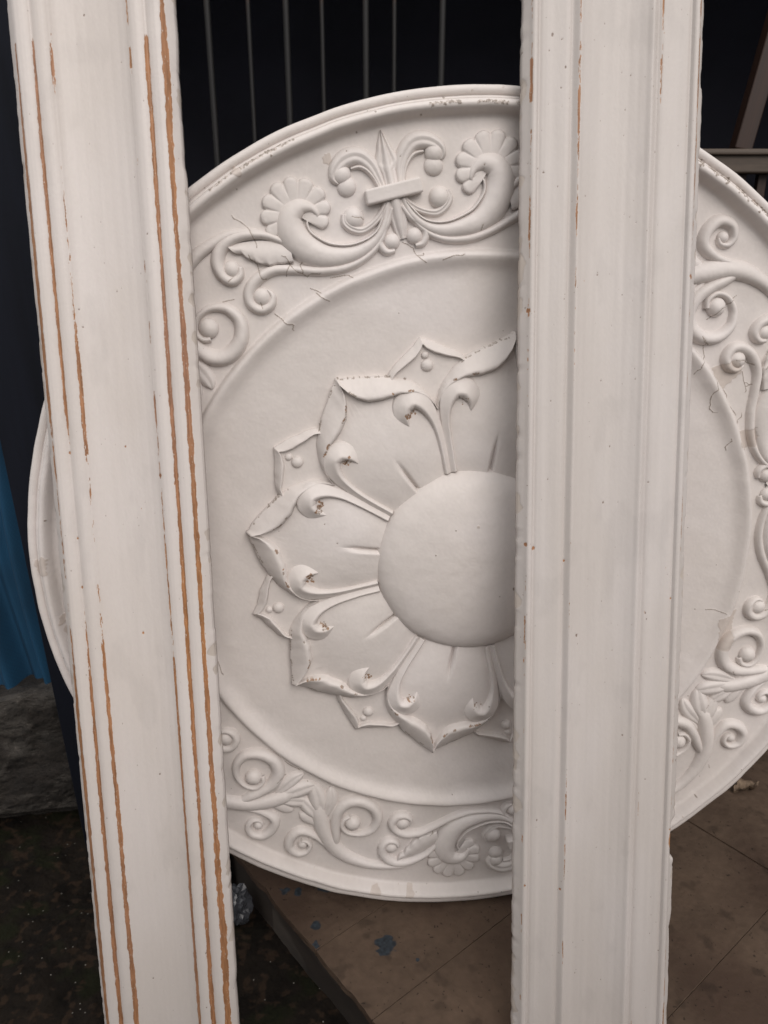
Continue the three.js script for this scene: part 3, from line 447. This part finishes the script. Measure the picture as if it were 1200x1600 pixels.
// ------------------------------------------------------------------ what stands behind
const navyMat = new THREE.MeshPhysicalMaterial({ specularIntensity: 0.4, map: colorTex(256, 512, (i, j) => { const n = fbm(i / 18, j / 60, 6, 4); return [0.0055 * (0.6 + 0.8 * n), 0.0068 * (0.6 + 0.8 * n), 0.0125 * (0.6 + 0.8 * n)]; }), roughness: 0.75 });
{
  const g = rbox(0.25, 1.55, 0.03, 0.003, 0, 0.775, 0);
  const m = mesh('navy_board', g, navyMat);
  m.userData = { label: 'dark navy painted panel standing upright behind the left moulding board', category: 'panel' };
  m.position.set(-0.405, -0.1, -1.10); m.rotation.set(-0.03, 0, 0.05, 'YXZ');
}
{ // hanging blue cloth with folds
  const clothMat = new THREE.MeshStandardMaterial({ map: colorTex(256, 256, (i, j) => { const w = 0.86 + 0.14 * Math.sin(i * 1.7) * Math.sin(j * 1.7), n = fbm(i / 40, j / 40, 2, 3); return [0.0035 * w * (0.6 + n), 0.050 * w * (0.6 + n), 0.110 * w * (0.6 + n)]; }), roughness: 0.85, side: THREE.DoubleSide });
  const front = (u, v) => { const x = -0.86 + u * 0.27, y = 0.10 + v * 0.66, k = u * 17 + Math.sin(v * 2.3) * 0.8; return [x + 0.012 * Math.sin(v * 4 + u * 3), y + 0.01 * Math.sin(u * 14), -1.29 + 0.018 * Math.sin(k) + 0.010 * Math.sin(k * 2.3 + v * 3)]; };
  const a = gridGeo(90, 40, front), b = gridGeo(90, 40, (u, v) => { const p = front(1 - u, v); p[2] -= 0.003; return p; });
  const m = mesh('hanging_cloth', mergeGeometries([a, b]), clothMat);
  m.userData = { label: 'deep blue cloth hanging in folds at the left edge', category: 'cloth' };
}
{ // rough concrete block low at the left, on a recessed lower course
  const mat = new THREE.MeshStandardMaterial({ map: colorTex(1024, 430, (i, j) => { const n = fbm(i / 26, j / 26, 14, 5), p = sm(0.48, 0.62, fbm(i / 110, j / 60, 18, 4)), w = fbm(i / 6, j / 6, 22, 2) > 0.80 ? 1.9 : 1; return [lerp(0.020, 0.050, p) * (0.35 + 1.1 * n) * w, lerp(0.016, 0.044, p) * (0.35 + 1.1 * n) * w, lerp(0.013, 0.038, p) * (0.35 + 1.1 * n) * w]; }), bumpMap: greyTex(512, 256, (i, j) => fbm(i / 12, j / 12, 44, 4)), bumpScale: 0.010, roughness: 0.95 });
  const rough = (w, h, d, seed) => { const g = new THREE.BoxGeometry(w, h, d, 40, 24, 16); const p = g.attributes.position; for (let i = 0; i < p.count; i++) { const x = p.getX(i), y = p.getY(i), z = p.getZ(i); const n = fbm(x * 18 + seed, y * 18 + z * 14, seed, 4) - 0.5, c = Math.min(1, (Math.abs(x) / w * 2) ** 8 + (Math.abs(y) / h * 2) ** 8 + (Math.abs(z) / d * 2) ** 8 - 0.9); const s = 1 - 0.03 * Math.max(0, c); p.setXYZ(i, x * s + n * 0.03, y * s + n * 0.05, z * s + n * 0.05); } g.computeVertexNormals(); return g; };
  const g = group('concrete_block', 'rough dark concrete block low at the left under the blue cloth', 'block');
  g.position.set(-0.80, -0.1, -1.34); g.rotation.y = 0.16;
  const a = mesh('block_body', rough(0.62, 0.26, 0.28, 3), mat, g); a.position.y = 0.19;
  const b = mesh('lower_course', rough(0.58, 0.08, 0.20, 9), mat, g); b.position.set(0, 0.035, -0.03);
}
{ // crumpled clear wrapper beside the foot of the left board
  const g = new THREE.IcosahedronGeometry(0.035, 5), p = g.attributes.position;
  for (let i = 0; i < p.count; i++) { const v = new THREE.Vector3().fromBufferAttribute(p, i), n = v.clone().normalize(); const fold = Math.abs(vn(n.x * 3 + 3, n.y * 3 + n.z * 2.6, 5) - 0.5) + 0.6 * Math.abs(vn(n.x * 6 + 8, n.z * 6 + n.y * 4, 11) - 0.5); v.multiplyScalar(0.7 + 0.9 * fold); p.setXYZ(i, v.x * 0.8, v.y * 1.05, v.z * 0.8); }
  g.computeVertexNormals();
  const m = mesh('plastic_wrapper', g, new THREE.MeshPhysicalMaterial({ color: new THREE.Color(0.10, 0.105, 0.12), roughness: 0.22, transmission: 0.45, thickness: 0, side: THREE.DoubleSide }));
  m.position.set(-0.262, -0.066, -1.02); m.userData = { label: 'small crumpled clear plastic wrapper on the dark ground', category: 'wrapper' };
}
{ // grille of thin bars in front of the dark room
  const mat = new THREE.MeshStandardMaterial({ map: colorTex(64, 512, (i, j) => { const r = sm(0.55, 0.72, fbm(i / 30, j / 26, 3, 3)), n = 0.7 + 0.6 * fbm(i / 8, j / 20, 7, 2); return [lerp(0.008, 0.024, r) * n, lerp(0.0075, 0.011, r) * n, lerp(0.0078, 0.007, r) * n]; }), roughness: 0.6, metalness: 0.1 });
  const g = group('window_grille', 'grille of thin dark upright bars in front of the unlit room', 'grille');
  g.position.set(0, 0, -1.62);
  [-0.317, -0.251, -0.176, -0.115, -0.033, 0.019, 0.105].forEach((x, i) => { const b = mesh('bar', new THREE.CylinderGeometry(i % 2 ? 0.0045 : 0.006, i % 2 ? 0.0045 : 0.006, 2.05, 12), mat, g); b.position.set(x * 1.012, 1.035, i % 2 ? -0.05 : 0); });
  const r = mesh('rail', rbox(0.62, 0.03, 0.07, 0.004), mat, g); r.position.set(-0.11, 0.30, -0.02);
  const r2 = mesh('rail', rbox(0.62, 0.03, 0.07, 0.004), mat, g); r2.position.set(-0.11, 1.95, -0.02);
}
{ // wooden rack at the right
  const mat = new THREE.MeshStandardMaterial({ map: colorTex(512, 128, (i, j) => { const n = fbm(i / 90, j / 5, 3, 4) * 0.9, s = fbm(i / 20, j / 20, 8, 3); return [0.075 * (0.55 + 0.6 * n + 0.3 * s), 0.055 * (0.55 + 0.6 * n + 0.3 * s), 0.041 * (0.55 + 0.6 * n + 0.3 * s)]; }), roughness: 0.6 });
  const red = new THREE.MeshStandardMaterial({ map: colorTex(128, 512, (i, j) => { const n = fbm(i / 6, j / 80, 13, 4); return [0.030 * (0.4 + n), 0.012 * (0.4 + n), 0.0065 * (0.4 + n)]; }), roughness: 0.55 });
  const g = group('wooden_rack', 'brown wooden rack with a level rail and slats behind the medallion', 'rack');
  g.position.set(0.62, 0, -1.50);
  mesh('rail', rbox(0.50, 0.040, 0.035, 0.004, 0.08, 1.152, 0), mat, g);
  mesh('rail_lip', rbox(0.50, 0.008, 0.010, 0.003, 0.08, 1.165, 0.020), mat, g);
  for (const x of [0.025, 0.062, 0.115, 0.2, 0.28]) mesh('slat', rbox(0.016, 1.13, 0.014, 0.002, x, 0.5675, -0.012), red, g);
  const p = mesh('post', rbox(0.032, 0.8, 0.03, 0.003, 0, 0.4, 0), red, g); p.position.set(0.020, 1.172, -0.02); p.rotation.z = -0.155;
  mesh('leg', rbox(0.035, 1.13, 0.035, 0.003, -0.14, 0.5675, -0.012), mat, g); mesh('leg', rbox(0.035, 1.13, 0.035, 0.003, 0.31, 0.5675, -0.012), mat, g);
}
{ // dry leaf on the slabs by the right of the medallion
  const g = gridGeo(24, 10, (u, v) => { const w = 0.011 * Math.sin(Math.PI * Math.pow(u, 0.8)) + 0.0008, t = (v - 0.5) * 2; return [(u - 0.5) * 0.062, 0.004 + 0.011 * t * t * Math.sin(Math.PI * u) + 0.006 * Math.sin(u * 7) * u + 0.003 * Math.sin(u * 19 + v * 6), t * w * (1 + 0.25 * Math.sin(u * 23))]; });
  const back = g.clone(); back.translate(0, -0.0006, 0); { const ix = back.index.array; for (let i = 0; i < ix.length; i += 3) { const t = ix[i]; ix[i] = ix[i + 1]; ix[i + 1] = t; } } back.computeVertexNormals();
  const m = mesh('dry_leaf', mergeGeometries([g, back]), new THREE.MeshStandardMaterial({ map: colorTex(128, 64, (i, j) => { const n = fbm(i / 9, j / 9, 4, 3), r = Math.abs(j - 32) < 1.5 ? 0.7 : 1; return [0.17 * (0.5 + n) * r, 0.12 * (0.5 + n) * r, 0.08 * (0.5 + n) * r]; }), roughness: 0.8, side: THREE.DoubleSide }));
  m.position.set(0.715, 0.001, -1.238); m.rotation.y = 0.35; m.userData = { label: 'small curled dry brown leaf on the floor slabs beside the medallion', category: 'leaf' };
}
renderer.render(scene, camera);
